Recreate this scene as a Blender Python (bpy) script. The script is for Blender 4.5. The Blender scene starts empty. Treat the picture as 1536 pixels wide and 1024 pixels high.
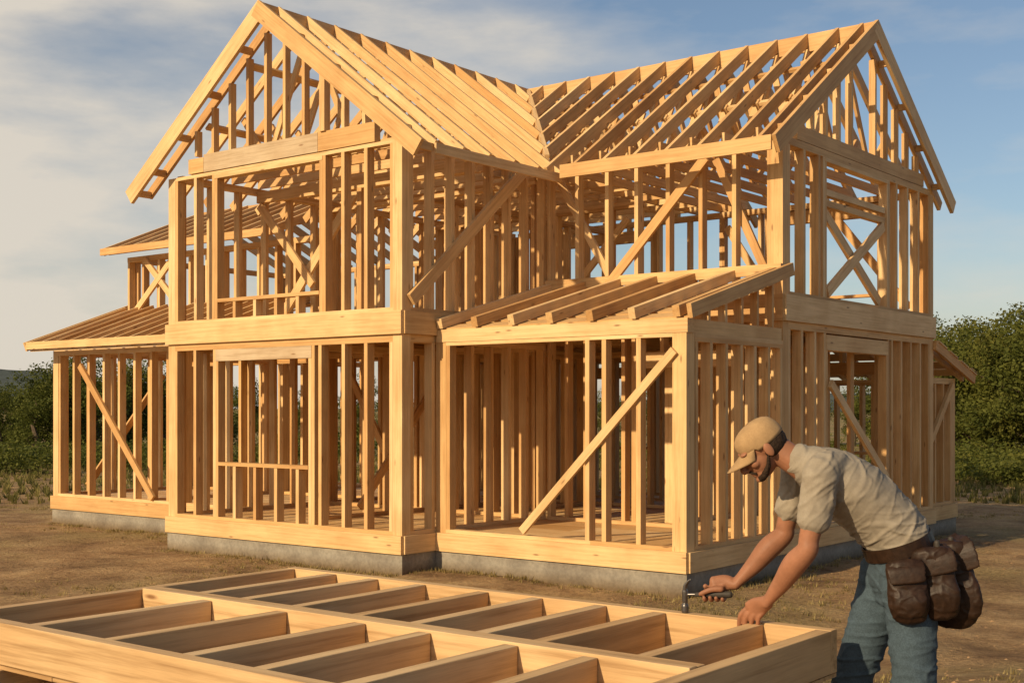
import bpy, math, random
import numpy as np
from mathutils import Vector, Matrix, noise
random.seed(7); np.random.seed(7)
scene=bpy.context.scene
scene.view_settings.view_transform='Standard'; scene.view_settings.look='None'
scene.view_settings.exposure=0; scene.view_settings.gamma=1
V=Vector
CAM=V((10.297,-11.013,2.0)); DD=V((-.617,.787,0)); RR=V((.787,.617,0))
SUN_AZ=V((-.12,-1,0)).normalized(); SUN_EL=math.radians(25)
def link(o): scene.collection.objects.link(o); return o

# ------------------------------------------------------------ materials
def newmat(name,rough=.8):
    m=bpy.data.materials.new(name); m.use_nodes=True
    nt=m.node_tree; b=nt.nodes['Principled BSDF']; b.inputs['Roughness'].default_value=rough
    b.inputs['Specular IOR Level'].default_value=.25
    return m,nt,b
def N(nt,t,**k):
    n=nt.nodes.new(t)
    for a,v in k.items(): setattr(n,a,v)
    return n
def ramp(nt,src,stops):
    r=N(nt,'ShaderNodeValToRGB'); el=r.color_ramp.elements
    while len(el)<len(stops): el.new(.5)
    for e,(p,c) in zip(el,stops):
        e.position=p; e.color=(c[0],c[1],c[2],1) if not isinstance(c,(int,float)) else (c,c,c,1)
    nt.links.new(src,r.inputs[0]); return r
def mix(nt,f,a,b,blend='MIX'):
    m=N(nt,'ShaderNodeMix',data_type='RGBA',blend_type=blend)
    for s,i in ((f,0),(a,6),(b,7)):
        if hasattr(s,'links'): nt.links.new(s,m.inputs[i])
        else: m.inputs[i].default_value=s if i==0 else (s[0],s[1],s[2],1)
    return m.outputs[2]
def noisetex(nt,vec,scale,detail=4,rough=.55,mapscale=None):
    n=N(nt,'ShaderNodeTexNoise'); n.inputs['Scale'].default_value=scale
    n.inputs['Detail'].default_value=detail; n.inputs['Roughness'].default_value=rough
    if mapscale:
        mp=N(nt,'ShaderNodeMapping'); mp.inputs['Scale'].default_value=mapscale
        nt.links.new(vec,mp.inputs[0]); vec=mp.outputs[0]
    nt.links.new(vec,n.inputs['Vector']); return n.outputs['Fac']
def bump(nt,b,src,st,dist=.01):
    bp=N(nt,'ShaderNodeBump'); bp.inputs['Strength'].default_value=st; bp.inputs['Distance'].default_value=dist
    nt.links.new(src,bp.inputs['Height']); nt.links.new(bp.outputs[0],b.inputs['Normal'])

def wood_mat(name,stops,dark=.80,bst=.3,knot=.8):
    m,nt,b=newmat(name,.62)
    at=N(nt,'ShaderNodeAttribute',attribute_name='bc'); vec=at.outputs['Vector']
    rn=N(nt,'ShaderNodeAttribute',attribute_name='rnd')
    base=ramp(nt,rn.outputs['Fac'],stops).outputs[0]
    g=noisetex(nt,vec,1,5,.6,(1.3,34,34))
    gr=ramp(nt,g,[(.32,(dark,dark*.90,dark*.78)),(.5,(.95,.93,.9)),(.68,(1.05,1.04,1.0))]).outputs[0]
    c=mix(nt,1,base,gr,'MULTIPLY')
    f=noisetex(nt,vec,1,3,.6,(9,240,240))
    fr=ramp(nt,f,[(.3,.88),(.6,1.04)]).outputs[0]
    c=mix(nt,.7,c,fr,'MULTIPLY')
    bl=noisetex(nt,vec,1.5,3)
    c=mix(nt,.6,c,ramp(nt,bl,[(.35,(.80,.71,.62)),(.6,(1.04,1.04,1.04))]).outputs[0],'MULTIPLY')
    mp=N(nt,'ShaderNodeMapping'); mp.inputs['Scale'].default_value=(1.8,7,7); nt.links.new(vec,mp.inputs[0])
    vo=N(nt,'ShaderNodeTexVoronoi'); vo.inputs['Scale'].default_value=1; nt.links.new(mp.outputs[0],vo.inputs['Vector'])
    kn=ramp(nt,vo.outputs['Distance'],[(.04,knot),(.105,0.)]).outputs[0]
    c=mix(nt,kn,c,(.22,.11,.045))
    nt.links.new(c,b.inputs['Base Color'])
    bump(nt,b,g,bst,.004)
    return m
M_wood=wood_mat('pine_wood',[(0,(.56,.335,.14)),(.35,(.68,.45,.21)),(.75,(.75,.54,.29)),(1,(.60,.345,.135))])
M_wood2=wood_mat('panel_wood',[(0,(.55,.36,.175)),(.5,(.61,.42,.22)),(1,(.65,.465,.26))],.64,.5,.95)
M_gray=wood_mat('weathered_wood',[(0,(.50,.395,.265)),(1,(.55,.43,.29))],.72,.5)

def concrete():
    m,nt,b=newmat('concrete',.9)
    g=N(nt,'ShaderNodeNewGeometry').outputs['Position']
    n=noisetex(nt,g,2.2,6,.65); n2=noisetex(nt,g,25,4)
    c=ramp(nt,n,[(.3,(.19,.165,.135)),(.55,(.29,.26,.21)),(.75,(.36,.325,.265))]).outputs[0]
    c=mix(nt,.5,c,ramp(nt,n2,[(.35,.7),(.6,1.05)]).outputs[0],'MULTIPLY')
    sx=N(nt,'ShaderNodeSeparateXYZ'); nt.links.new(g,sx.inputs[0])
    zr=ramp(nt,sx.outputs[2],[(0,(.6,.47,.33)),(.14,(1,1,1))]).outputs[0]
    c=mix(nt,1,c,zr,'MULTIPLY')
    nt.links.new(c,b.inputs['Base Color']); bump(nt,b,n2,.4,.01); return m
M_conc=concrete()
def ground_mat():
    m,nt,b=newmat('dirt_ground',.95)
    g=N(nt,'ShaderNodeNewGeometry').outputs['Position']
    n1=noisetex(nt,g,.35,6,.6); n2=noisetex(nt,g,1.3,9,.70); n3=noisetex(nt,g,18,7,.72)
    c=ramp(nt,n2,[(.30,(.18,.093,.04)),(.44,(.36,.215,.10)),(.56,(.50,.32,.155)),(.74,(.60,.42,.225))]).outputs[0]
    grass=ramp(nt,n3,[(.3,(.17,.13,.045)),(.7,(.42,.32,.135))]).outputs[0]
    c=mix(nt,ramp(nt,n1,[(.49,0.),(.62,.65)]).outputs[0],c,grass)
    c=mix(nt,.7,c,ramp(nt,n3,[(.33,.5),(.6,1.12)]).outputs[0],'MULTIPLY')
    n4=noisetex(nt,g,.7,4,.6)
    c=mix(nt,.75,c,ramp(nt,n4,[(.38,.62),(.6,1.12)]).outputs[0],'MULTIPLY')
    ln=N(nt,'ShaderNodeVectorMath',operation='LENGTH'); nt.links.new(g,ln.inputs[0])
    mr=N(nt,'ShaderNodeMapRange'); mr.inputs[1].default_value=18; mr.inputs[2].default_value=38
    nt.links.new(ln.outputs['Value'],mr.inputs[0])
    ad=N(nt,'ShaderNodeMath',operation='MULTIPLY'); nt.links.new(mr.outputs[0],ad.inputs[0])
    nt.links.new(ramp(nt,noisetex(nt,g,.25,4),[(.35,.25),(.6,1.)]).outputs[0],ad.inputs[1])
    c=mix(nt,ad.outputs[0],c,ramp(nt,n2,[(.3,(.10,.10,.028)),(.7,(.27,.215,.08))]).outputs[0])
    nt.links.new(c,b.inputs['Base Color'])
    s=N(nt,'ShaderNodeMath',operation='ADD'); nt.links.new(n2,s.inputs[0]); nt.links.new(n3,s.inputs[1])
    bump(nt,b,s.outputs[0],1,.07); return m
def leaf_mat(name,a,b2,c2):
    m,nt,b=newmat(name,.75)
    rn=N(nt,'ShaderNodeAttribute',attribute_name='rnd')
    oi=N(nt,'ShaderNodeObjectInfo')
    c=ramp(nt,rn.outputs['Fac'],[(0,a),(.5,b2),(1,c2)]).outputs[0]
    c=mix(nt,.5,c,ramp(nt,oi.outputs['Random'],[(0,(.75,.85,.7)),(1,(1.3,1.1,.8))]).outputs[0],'MULTIPLY')
    nt.links.new(c,b.inputs['Base Color'])
    tr=N(nt,'ShaderNodeBsdfTranslucent'); nt.links.new(c,tr.inputs[0])
    ms=N(nt,'ShaderNodeMixShader'); ms.inputs[0].default_value=.4
    nt.links.new(b.outputs[0],ms.inputs[1]); nt.links.new(tr.outputs[0],ms.inputs[2])
    nt.links.new(ms.outputs[0],nt.nodes['Material Output'].inputs[0]); return m
M_leaf=leaf_mat('foliage',(.065,.08,.014),(.105,.12,.022),(.15,.15,.034))
M_grass=leaf_mat('dry_grass',(.17,.13,.05),(.31,.23,.095),(.43,.33,.155))
M_weed=leaf_mat('green_grass',(.09,.10,.03),(.18,.16,.05),(.29,.24,.09))
def simple(name,col,var=.25,scale=40,rough=.8,bst=.3,bd=.004,coord='Object'):
    m,nt,b=newmat(name,rough)
    g=N(nt,'ShaderNodeTexCoord').outputs[coord]
    n=noisetex(nt,g,scale,5,.6); n2=noisetex(nt,g,scale*.15,3)
    lo=[c*(1-var) for c in col]; hi=[min(1,c*(1+var)) for c in col]
    c=ramp(nt,n,[(.3,lo),(.7,hi)]).outputs[0]
    c=mix(nt,.6,c,ramp(nt,n2,[(.35,(.8,.78,.76)),(.65,(1.08,1.08,1.08))]).outputs[0],'MULTIPLY')
    nt.links.new(c,b.inputs['Base Color']); bump(nt,b,n,bst,bd); return m
M_bark=simple('bark',(.11,.08,.055),.4,14,.9,.8,.03)
M_skin=simple('skin',(.30,.135,.075),.12,25,.55,.15,.003)
M_shirt=simple('cotton_shirt',(.29,.25,.195),.05,160,.95,.3,.0015)
M_jean=simple('denim',(.055,.082,.105),.28,190,.9,.5,.0015)
M_cap=simple('cap_cloth',(.37,.24,.12),.08,160,.9,.3,.0015)
M_hair=simple('dark_hair',(.032,.018,.010),.5,150,.8,1,.005)
M_leather=simple('leather',(.026,.0125,.0065),.35,45,.5,.5,.003)
M_boot=simple('boot_leather',(.14,.08,.04),.35,25,.6,.5,.004)
M_eye=simple('eye',(.5,.45,.4),.05,10,.3,0)
M_steel=simple('steel',(.16,.15,.145),.2,40,.35,.2,.001); M_steel.node_tree.nodes['Principled BSDF'].inputs['Metallic'].default_value=.8
M_rubber=simple('grip_rubber',(.045,.038,.032),.2,60,.6,.4,.002)

# ------------------------------------------------------------ boards
class B: pass
def board(p0,p1,w,t,side,rnd=None):
    p0=V(p0);p1=V(p1); ax=(p1-p0); L=ax.length; ax=ax/L
    side=V(side); side=(side-ax*side.dot(ax)).normalized(); th=ax.cross(side)
    w+=random.uniform(0,.003); t+=random.uniform(0,.003)
    off=V((random.uniform(0,50),random.uniform(0,50),random.uniform(0,50)))
    b=B(); b.v=[];b.c=[]
    for l in (0,1):
        for i,j in ((-1,-1),(1,-1),(1,1),(-1,1)):
            b.v.append(p0+ax*(L*l)+side*(i*w/2)+th*(j*t/2)); b.c.append(off+V((L*l,i*w/2,j*t/2)))
    b.f=[(3,2,1,0),(4,5,6,7),(0,1,5,4),(1,2,6,5),(2,3,7,6),(3,0,4,7)]
    b.r=random.random() if rnd is None else rnd
    b.ctr=(p0+p1)/2; return b
def mesh_of(bs,name,mat):
    vs=[];fs=[];bc=[];rr=[]
    for b in bs:
        o=len(vs); vs+= [tuple(v) for v in b.v]; fs+=[tuple(i+o for i in f) for f in b.f]
        bc+=[x for c in b.c for x in c]; rr+=[b.r]*len(b.v)
    me=bpy.data.meshes.new(name); me.from_pydata(vs,[],fs)
    a=me.attributes.new('bc','FLOAT_VECTOR','POINT'); a.data.foreach_set('vector',bc)
    a=me.attributes.new('rnd','FLOAT','POINT'); a.data.foreach_set('value',rr)
    me.materials.append(mat); me.update(); return me
def emit(bs,name,parent,mat,bevel=0,origin=True):
    bs=sorted(bs,key=lambda b:(b.ctr-CAM).length)
    def mk(lst,nm):
        me=mesh_of(lst,nm,mat); o=link(bpy.data.objects.new(nm,me))
        o.parent=parent
        o.matrix_parent_inverse=parent.matrix_world.inverted() if parent else Matrix()
        if bevel:
            md=o.modifiers.new('b','BEVEL'); md.width=bevel; md.segments=2
        return o
    for b in bs[:100]: mk([b],name)
    if len(bs)>100:
        o=mk(bs[100:],name); o['kind']='stuff'
def empty(name,loc,label,cat,group=None):
    e=link(bpy.data.objects.new(name,None)); e.location=loc; e.empty_display_size=.3
    e['label']=label; e['category']=cat
    if group: e['group']=group
    bpy.context.view_layer.update(); return e

# ------------------------------------------------------------ house
house=empty('timber_frame_house',(-2,3,0),'two-storey house of bare pine framing on grey concrete base','house')
H={}
def add(kind,b): H.setdefault(kind,[]).append(b)
Z=V((0,0,1)); XA=V((1,0,0)); YA=V((0,1,0))
def wall(ax,fx,a0,a1,z0,z1,sp=.38,ops=(),w=.12,t=.055,post=True,plates=2):
    def P(a,z): return V((a,fx,z)) if ax=='x' else V((fx,a,z))
    nrm=YA if ax=='x' else XA
    def st(a,zz0,zz1,kind='stud',tt=t):
        if zz1-zz0>.03: add(kind,board(P(a,zz0),P(a,zz1),w,tt,nrm))
    add('wall_plate',board(P(a0,z0+.022),P(a1,z0+.022),w,.044,nrm))
    ztop=z1
    for k in range(plates):
        add('wall_plate',board(P(a0,z1-.022-.046*k),P(a1,z1-.022-.046*k),w,.044,nrm)); ztop-=.046
    zb=z0+.044
    n=max(1,round((a1-a0)/sp))
    pos=[a0+t/2+.002+(a1-a0-t-.004)*i/n for i in range(n+1)]
    for a in pos:
        inside=None
        for o in ops:
            if o[0]-.1<a<o[1]+.1: inside=o
        if inside is None: 
            st(a+random.uniform(-.012,.012),zb,ztop)
        else:
            o=inside
            if o[0]+.08<a<o[1]-.08:
                if o[2]>z0+.15: st(a,zb,o[2]-.044)
                if o[3]+.2<ztop-.06: st(a,o[3]+.2,ztop)
    for o in ops:
        hd=min(.2,ztop-o[3])
        for e,s in ((o[0],-1),(o[1],1)):
            st(e+s*t*1.5,zb,ztop); st(e+s*t*.48,zb,o[3],tt=t*.95)
        if hd>.04:
            p0=P(o[0]-t,o[3]+hd/2); p1=P(o[1]+t,o[3]+hd/2)
            add('weathered_header' if len(o)>4 else 'header',board(p0,p1,w+.012,hd-.004,nrm))
        if o[2]>z0+.15:
            add('window_sill',board(P(o[0],o[2]-.02),P(o[1],o[2]-.02),w+.02,.044,nrm))
def post(x,y,z0,z1,s=.15): add('corner_post',board((x,y,z0),(x,y,z1),s,s,XA))
def brace(p0,p1,n,w=.11,t=.045): add('brace',board(p0,p1,w,t,V(n).cross(V(p1)-V(p0))))
def rim(x0,x1,y0,y1,z0,z1,sides='fblr',t=.045):
    zc=(z0+z1)/2; h=z1-z0
    if 'f' in sides: add('rim_board',board((x0-t/2,y0-t/2,zc),(x1+t/2,y0-t/2,zc),h,t,Z))
    if 'b' in sides: add('rim_board',board((x0-t/2,y1+t/2,zc),(x1+t/2,y1+t/2,zc),h,t,Z))
    if 'l' in sides: add('rim_board',board((x0-t/2,y0+.003,zc),(x0-t/2,y1-.003,zc),h-.006,t,Z))
    if 'r' in sides: add('rim_board',board((x1+t/2,y0+.003,zc),(x1+t/2,y1-.003,zc),h-.006,t,Z))
XL,XM,XR=-4.485,0.0,3.53
YF,YI,YB=0.0,2.87,7.95
F0=.245; F1=.465
def deck(x0,x1,y0,y1,zt,th=.03):
    n=int((y1-y0)/.6)+1; dy=(y1-y0)/n
    for i in range(n):
        yc=y0+dy*(i+.5)
        xs=x0
        while xs<x1-.01:
            xe=min(x1,xs+random.choice([1.2,2.4])); 
            add('subfloor',board((xs+.003,yc,zt-th/2),(xe-.003,yc,zt-th/2),dy-.006,th-.003,YA)); xs=xe
def joists(x0,x1,y0,y1,zt,h,sp=.4):
    n=int((x1-x0)/sp)
    for i in range(n+1):
        x=x0+.04+(x1-x0-.08)*i/n
        add('floor_joist',board((x,y0+.05,zt-h/2),(x,y1-.05,zt-h/2),h,.045,Z))
foot=[(XL,XM,YF,YB),(XM+.001,XR,YI,YB),(XM+.001,XR,.6,YI),(-9.46,XL,1.3,6.6),(.5,3.4,YB,9.3)]
for f in foot: deck(*f,F1)
rim(XL,XM,YF,YB,F0,F1,'flb'); rim(XM,XM,YF,.6,F0,F1,'r'); rim(XM,XR,.6,YI,F0,F1,'f')
rim(XR,XR,.6,YB,F0,F1,'r'); rim(-9.46,XL,1.3,6.6,F0,F1,'flb'); rim(.5,3.4,YB,9.3,F0,F1,'rlb')
# first floor
w2=.06
zc=2.87
wall('x',YF+w2,XL+.15,XM-.15,F1,zc,.40,[(-3.40,-1.62,1.25,2.62,1)])
wall('y',XM-w2,YF+.15,YI,F1,zc,.38)
wall('y',XL+w2,YF+.15,YB-.15,F1,zc,.42)
wall('x',YB-w2,XL+.15,XM,F1,zc,.42,[(-3.2,-1.4,1.3,2.5)])
for (x,y) in ((XL+.075,YF+.075),(XM-.075,YF+.075),(XL+.075,YB-.075)): post(x,y,F1,zc); post(x,y,3.15,5.2)
wz=3.03
wall('x',YI+w2,XM+.02,XR-.15,F1,wz,.30,[(1.5,2.9,F1,2.5)])
wall('y',XR-w2,YI+.15,YB-.15,F1,wz,.38,[(4.15,6.1,F1+.05,2.72)])
wall('x',YB-w2,XM,XR-.15,F1,wz,.40,[(1,2.6,1.3,2.5)])
for y in (YI+.075,YB-.075): post(XR-.075,y,F1,wz); post(XR-.075,y,3.35,5.2)
# porch
wall('x',.6+w2,XM+.17,2.3,F1,2.79,5,[],plates=1)
for x in (2.48,2.93): add('stud',board((x,.6+w2,F1+.044),(x,.6+w2,2.75),.11,.055,YA))
add('wall_plate',board((2.3,.66,F1+.022),(XR-.15,.66,F1+.022),.12,.044,YA))
add('wall_plate',board((2.3,.66,2.768),(XR-.15,.66,2.768),.12,.044,YA))
post(XM+.085,.685,F1,2.79,.16); post(XR-.085,.685,F1,2.79,.17)
wall('y',XR-w2,.78,YI,F1,2.79,.36)
add('beam',board((XM+.02,.66,2.865),(XR+.02,.66,2.865),.15,.14,Z,.6))
add('beam',board((XR-.07,.75,2.863),(XR-.07,YI-.02,2.863),.146,.13,Z,.4))
brace((1.36,.575,.56),(3.40,.575,2.60),YA,.09)
# left addition
wall('x',1.3+w2,-9.31,XL-.01,F1,2.97,.44)
wall('y',-9.46+w2,1.45,6.45,F1,2.97,.5)
wall('x',6.6-w2,-9.31,XL-.01,F1,2.97,.55)
for y in (1.375,6.52): post(-9.385,y,F1,2.97)
brace((-8.62,1.275,2.70),(-6.60,1.275,.54),YA)
brace((-9.49,3.6,2.6),(-9.49,2.0,.6),XA)
# right lean-to
wall('y',3.4-w2,YB+.1,9.15,F1,2.45,.34); wall('x',9.3-w2,.5,3.25,F1,2.45,.5); post(3.325,9.22,F1,2.45)
wall('y',.5+w2,YB+.1,9.2,F1,2.45,.45)
brace((3.43,8.15,1.5),(3.43,9.1,2.35),XA)
# interior partitions first floor
for (ax,fx,a0,a1,sp) in (('y',-2.3,.9,7.8,.40),('x',2.95,-4.3,-.2,.38),('x',5.5,-4.3,3.3,.36),('y',1.75,3.2,7.8,.40),('y',-7,1.5,6.4,.5),('x',4.1,-9.3,-4.6,.5),('y',-1.1,3.1,5.3,.4),('x',6.8,-4.2,-.5,.45)):
    wall(ax,fx,a0,a1,F1,2.85,sp)
brace((-2.2,1.5,.6),(-2.2,3.4,2.7),XA); brace((-3.9,2.85,2.7),(-2.6,2.85,.7),YA)
# second floor structures
rim(XL,XM,YF,YB,zc+.002,3.15,'flb'); rim(XM,XM,YF,YI,zc+.002,3.15,'r'); joists(XL,XM,YF,YB,3.115,.2); deck(XL,XM,YF,YB,3.15)
rim(XM,XR,YI,YB,3.032,3.35,'frb'); joists(XM,XR,YI,YB,3.315,.2); deck(XM+.01,XR,YI,YB,3.35)
S0=3.15; S1=3.35; PT=5.26
wall('x',YF+w2,XL+.15,XM-.15,S0,5.2,.42,[(-3.42,-1.42,3.46,5.1)],plates=1)
add('weathered_header',board((XL+.78,YF+.045,5.335),(XM-1.45,YF+.045,5.335),.24,.10,Z))
add('header',board((XM-1.445,YF+.045,5.335),(XM-.45,YF+.045,5.335),.24,.10,Z)); add('header',board((XL+.45,YF+.045,5.32),(XL+.775,YF+.045,5.32),.20,.10,Z))
wall('y',XM-w2,YF+.15,YI,S0,PT,.38)
wall('y',XL+w2,YF+.15,YB-.15,S0,PT,.50)
wall('x',YB-w2,XL+.15,XM,S0,PT,.6,[(-3.2,-1.4,3.9,4.9)])
brace((XM+.035,.12,3.28),(XM+.035,2.35,5.16),XA,.15,.05)
wall('x',YI+w2,XM+.02,XR-.15,S1,PT,.50)
wall('y',XR-w2,YI+.15,YB-.15,S1,PT,.42,[(4.12,6.12,S1+.06,5.12)])
wall('x',YB-w2,XM,XR-.15,S1,PT,.62,[(.9,2.7,3.75,4.95)])
brace((.95,YI-.03,3.50),(2.50,YI-.03,5.10),YA,.12)
brace((3.33,YI+.15,3.45),(2.55,YI+.15,5.1),YA,.10); brace((.12,YI+.15,5.1),(1.1,YI+.15,3.5),YA,.10)
for z in (4.60,4.74): add('window_rail',board((XR-.06,4.15,z),(XR-.06,6.09,z),.08,.09,Z))
brace((XR-.03,4.19,3.46),(XR-.03,6.05,4.52),XA,.135); brace((XR-.09,4.19,4.52),(XR-.09,6.05,3.46),XA,.135)
brace((XR+.03,4.17,2.3),(XR+.03,6.05,1.0),XA,.11)
for (ax,fx,a0,a1,sp) in (('x',2.95,-4.3,-.2,.80),('x',5.5,-4.3,-.1,.50),('y',-2.3,3,7.8,.6)):
    wall(ax,fx,a0,a1,S0 if a1<.5 else S1,5.16,sp)
brace((-4.3,1.5,5.0),(-3.15,1.5,3.75),YA,.12); brace((-4.0,1.56,3.2),(-2.3,1.56,5.05),YA,.14)
add('beam',board((XL+.13,1.53,5.12),(XM-.13,1.53,5.12),.16,.09,Z)); add('stud',board((-2.2,1.53,S0),(-2.2,1.53,5.04),.1,.09,YA))
brace((-1.9,5.4,3.3),(-.3,5.4,4.9),YA)
brace((3.2,7.85,3.5),(2.0,7.85,5.0),YA,.12); brace((.1,7.83,5.0),(1.1,7.83,3.5),YA,.12)
# roofs
AP=7.2; SL=.76; SW=.673; HX=2.2425; XC=XL+HX; YC=(YI+YB)/2
RD=.125
def raft(p0,p1,d=RD,t=.042,kind='rafter'):
    p0=V(p0);p1=V(p1);ax=(p1-p0).normalized(); n=(Z-ax*Z.dot(ax)).normalized()
    add(kind,board(p0-n*d/2,p1-n*d/2,d,t,n))
def zl(x): return AP-SL*abs(x-XC)
def zw(y): return AP-SW*abs(y-YC)
OV=.55; OVW=.5
add('ridge_board',board((XC,-.27,AP-.13),(XC,YB+.25,AP-.13),.24,.045,Z))
add('ridge_board',board((XC+.03,YC,AP-.13),(XR+.12,YC,AP-.13),.24,.045,Z))
def valley_x(y): return XC+ (AP-zw(y))/SL
ys=[.05+i*.50 for i in range(0,18)]
for iy,y in enumerate(ys):
    if y>YB: break
    raft((XL-OV,y,zl(XL-OV)),(XC-.025,y,AP))
    if y<YI-.25: xe=XM+OV*.93
    elif y<YB: xe=valley_x(y) if abs(y-YC)<2.9 else XM+OV*.9
    if xe-XC>.15: raft((xe,y,zl(xe)),(XC+.025,y,AP))
    if y>.3:
        add('ceiling_joist',board((XL+.05,y+.05,5.335),(XM-.05,y+.05,5.335),.12,.045,Z))
        for s in (-1,1):
            add('truss_web',board((XC+s*.85,y+.05,5.40),(XC+s*1.35,y+.05,zl(XC+1.35)-.15),.085,.04,XA))
            add('truss_web',board((XC+s*.80,y+.05,5.40),(XC+s*.07,y+.05,AP-.26),.085,.04,XA))
for y in (-.27,):
    raft((XL-OV-.05,y,zl(XL-OV-.05)+.01),(XC-.001,y,AP+.01),.22,.05,'barge_rafter'); raft((XM+OV+.03,y,zl(XM+OV+.03)+.01),(XC+.001,y,AP+.01),.22,.05,'barge_rafter')
for k in (.5,1.15,1.8,2.35,2.7):
    for s in (-1,1):
        x=XC+s*k; z=zl(x)-.12; add('lookout',board((x,-.245,z),(x,.02,z),.09,.045,Z))
raft((XM+.1,YI-.1,zl(XM+.1)-.0),(XC,YC,AP),.22,.06); raft((XM+.1,YB+.1,zl(XM+.1)),(XC,YC,AP),.22,.06)
xs=[XC+.3+i*.46 for i in range(13)]; xs=[x for x in xs if x<XR-.25]+[XR-.062]
for x in xs:
    for s in (-1,1):
        ye= YC+s*((AP-zl(x))/SW) if x<XM+.35 else YC+s*(2.54+OVW)
        if x<XM+.35 and abs(ye-YC)>2.54+OVW: ye=YC+s*(2.54+OVW)
        if abs(ye-YC)>.2: raft((x,ye,zw(ye)),(x,YC+s*.025,AP),.155,.05)
    if XM-1.3<x<XR-.1:
        add('ceiling_joist',board((x+.05,YI+.03,5.335),(x+.05,YB-.03,5.335),.12,.045,Z))
        for s in (-1,1):
            add('truss_web',board((x+.05,YC+s*1.0,5.40),(x+.05,YC+s*1.6,zw(YC+1.6)-.17),.09,.04,YA))
            add('truss_web',board((x+.05,YC+s*.95,5.40),(x+.05,YC+s*.08,AP-.27),.09,.04,YA))
    if XM-.2<x<XR-.5:
        add('truss_web',board((x+.09,YC-1.25,5.42),(x+.40,YC-1.25,zw(YC+1.25)-.2),.09,.035,XA))
        add('truss_web',board((x+.40,YC-.3,5.42),(x+.09,YC-.3,AP-.45),.09,.035,XA))
xg=XR+.14
for s in (-1,1):
    ye=YC+s*(2.54+OVW+.03); raft((xg,ye,zw(ye)+.01),(xg,YC+s*.001,AP+.01),.22,.05,'barge_rafter')
    for k in (.5,1.2,1.9,2.6): 
        y=YC+s*k; add('lookout',board((XR-.03,y,zw(y)-.12),(xg-.025,y,zw(y)-.12),.09,.045,Z))
for k in (.55,1.35):
    y=YC-k*1.15; zz=zw(y)-.22
    add('purlin',board((valley_x(y)+.1,y,zz),(XR-.1,y,zz),.09,.04,V((0,1,SW))))
for k in (.6,1.5):
    x=XC+k; z=zl(x)-.20
    yend=YC-(AP-zl(x))/SW
    add('purlin',board((x,.09,z),(x,yend,z),.10,.035,V((1,0,-SL))))
    x=XC-k; add('purlin',board((x,.09,z),(x,YB-.1,z),.10,.035,V((1,0,SL))))
add('fascia',board((XM+OV*.93+.0,.02,zl(XM+OV*.93)-.09),(XM+OV*.93,YI-.35,zl(XM+OV*.93)-.09),.12,.03,Z))
yf_=YC-2.54-OVW
add('fascia',board((XM+.62,yf_-.017,zw(yf_)-.085),(xg-.03,yf_-.017,zw(yf_)-.085),.17,.032,Z))
# gable studs run up to the underside of the gable rafters
x=XL+.6
while x<XM-.4:
    if abs(x-XC)>.05: add('gable_stud',board((x,.05,5.455),(x,.05,zl(x)-.15),.09,.05,YA))
    x+=.36
add('gable_stud',board((-1.34,.015,5.455),(-1.34,.015,zl(-1.34)-.15),.10,.09,YA))
y=YI+.5
add('header',board((XR-.05,YI+.4,5.36),(XR-.05,YB-.4,5.36),.18,.10,Z))
while y<YB-.4:
    if abs(y-YC)>.05: add('gable_stud',board((XR-.062,y,5.45),(XR-.062,y,zw(y)-.175),.09,.05,XA))
    y+=.40
x=XL+.6
while x<XM-.4:
    add('gable_stud',board((x,YB-.06,5.26),(x,YB-.06,zl(x)-.17),.10,.05,YA)); x+=.5
raft((XL-OV,YB-.06,zl(XL-OV)),(XC-.025,YB-.06,AP)); raft((XM+OV*.9,YB-.06,zl(XM+OV*.9)),(XC+.025,YB-.06,AP))
# porch roof: fewer, broader rafters
def zp(y): return 3.075+(y-.56)*.262
for i in range(7):
    x=.10+i*.555
    raft((x,.54,zp(.54)),(x,YI-.01,zp(YI)),.12,.085)
raft((XR+.085,.50,zp(.5)+.02),(XR+.085,YI+.05,zp(YI)+.04),.15,.055,'barge_rafter')
for y in (.75,1.1,1.45,1.8,2.15,2.5): 
    z=zp(y)-.145; add('purlin',board((.02,y,z),(XR+.05,y,z),.24,.022,V((0,1,.262))))
add('ledger',board((.02,YI-.03,3.65),(XR,YI-.03,3.65),.13,.045,Z))
for i in range(5):
    y=1.1+i*.38; add('stud',board((XR-.05,y,2.94),(XR-.05,y,zp(y)-.16),.09,.05,XA))
# left lower shed roof
def za(y): return 3.08+(y-.8)*.37
for i in range(13):
    x=-9.5+i*.41
    raft((x,.85,za(.85)),(x,2.78,za(2.78)),.13,.05)
for y in (1.0,1.4,1.85,2.3,2.65): add('purlin',board((-9.5,y,za(y)-.16),(XL-.02,y,za(y)-.16),.24,.022,V((0,1,.37))))
add('fascia',board((-9.54,.835,za(.85)-.06),(XL-.0,.835,za(.85)-.06),.12,.03,Z))
raft((-9.56,.8,za(.8)+.01),(-9.56,2.9,za(2.9)+.01),.15,.045,'barge_rafter')
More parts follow.
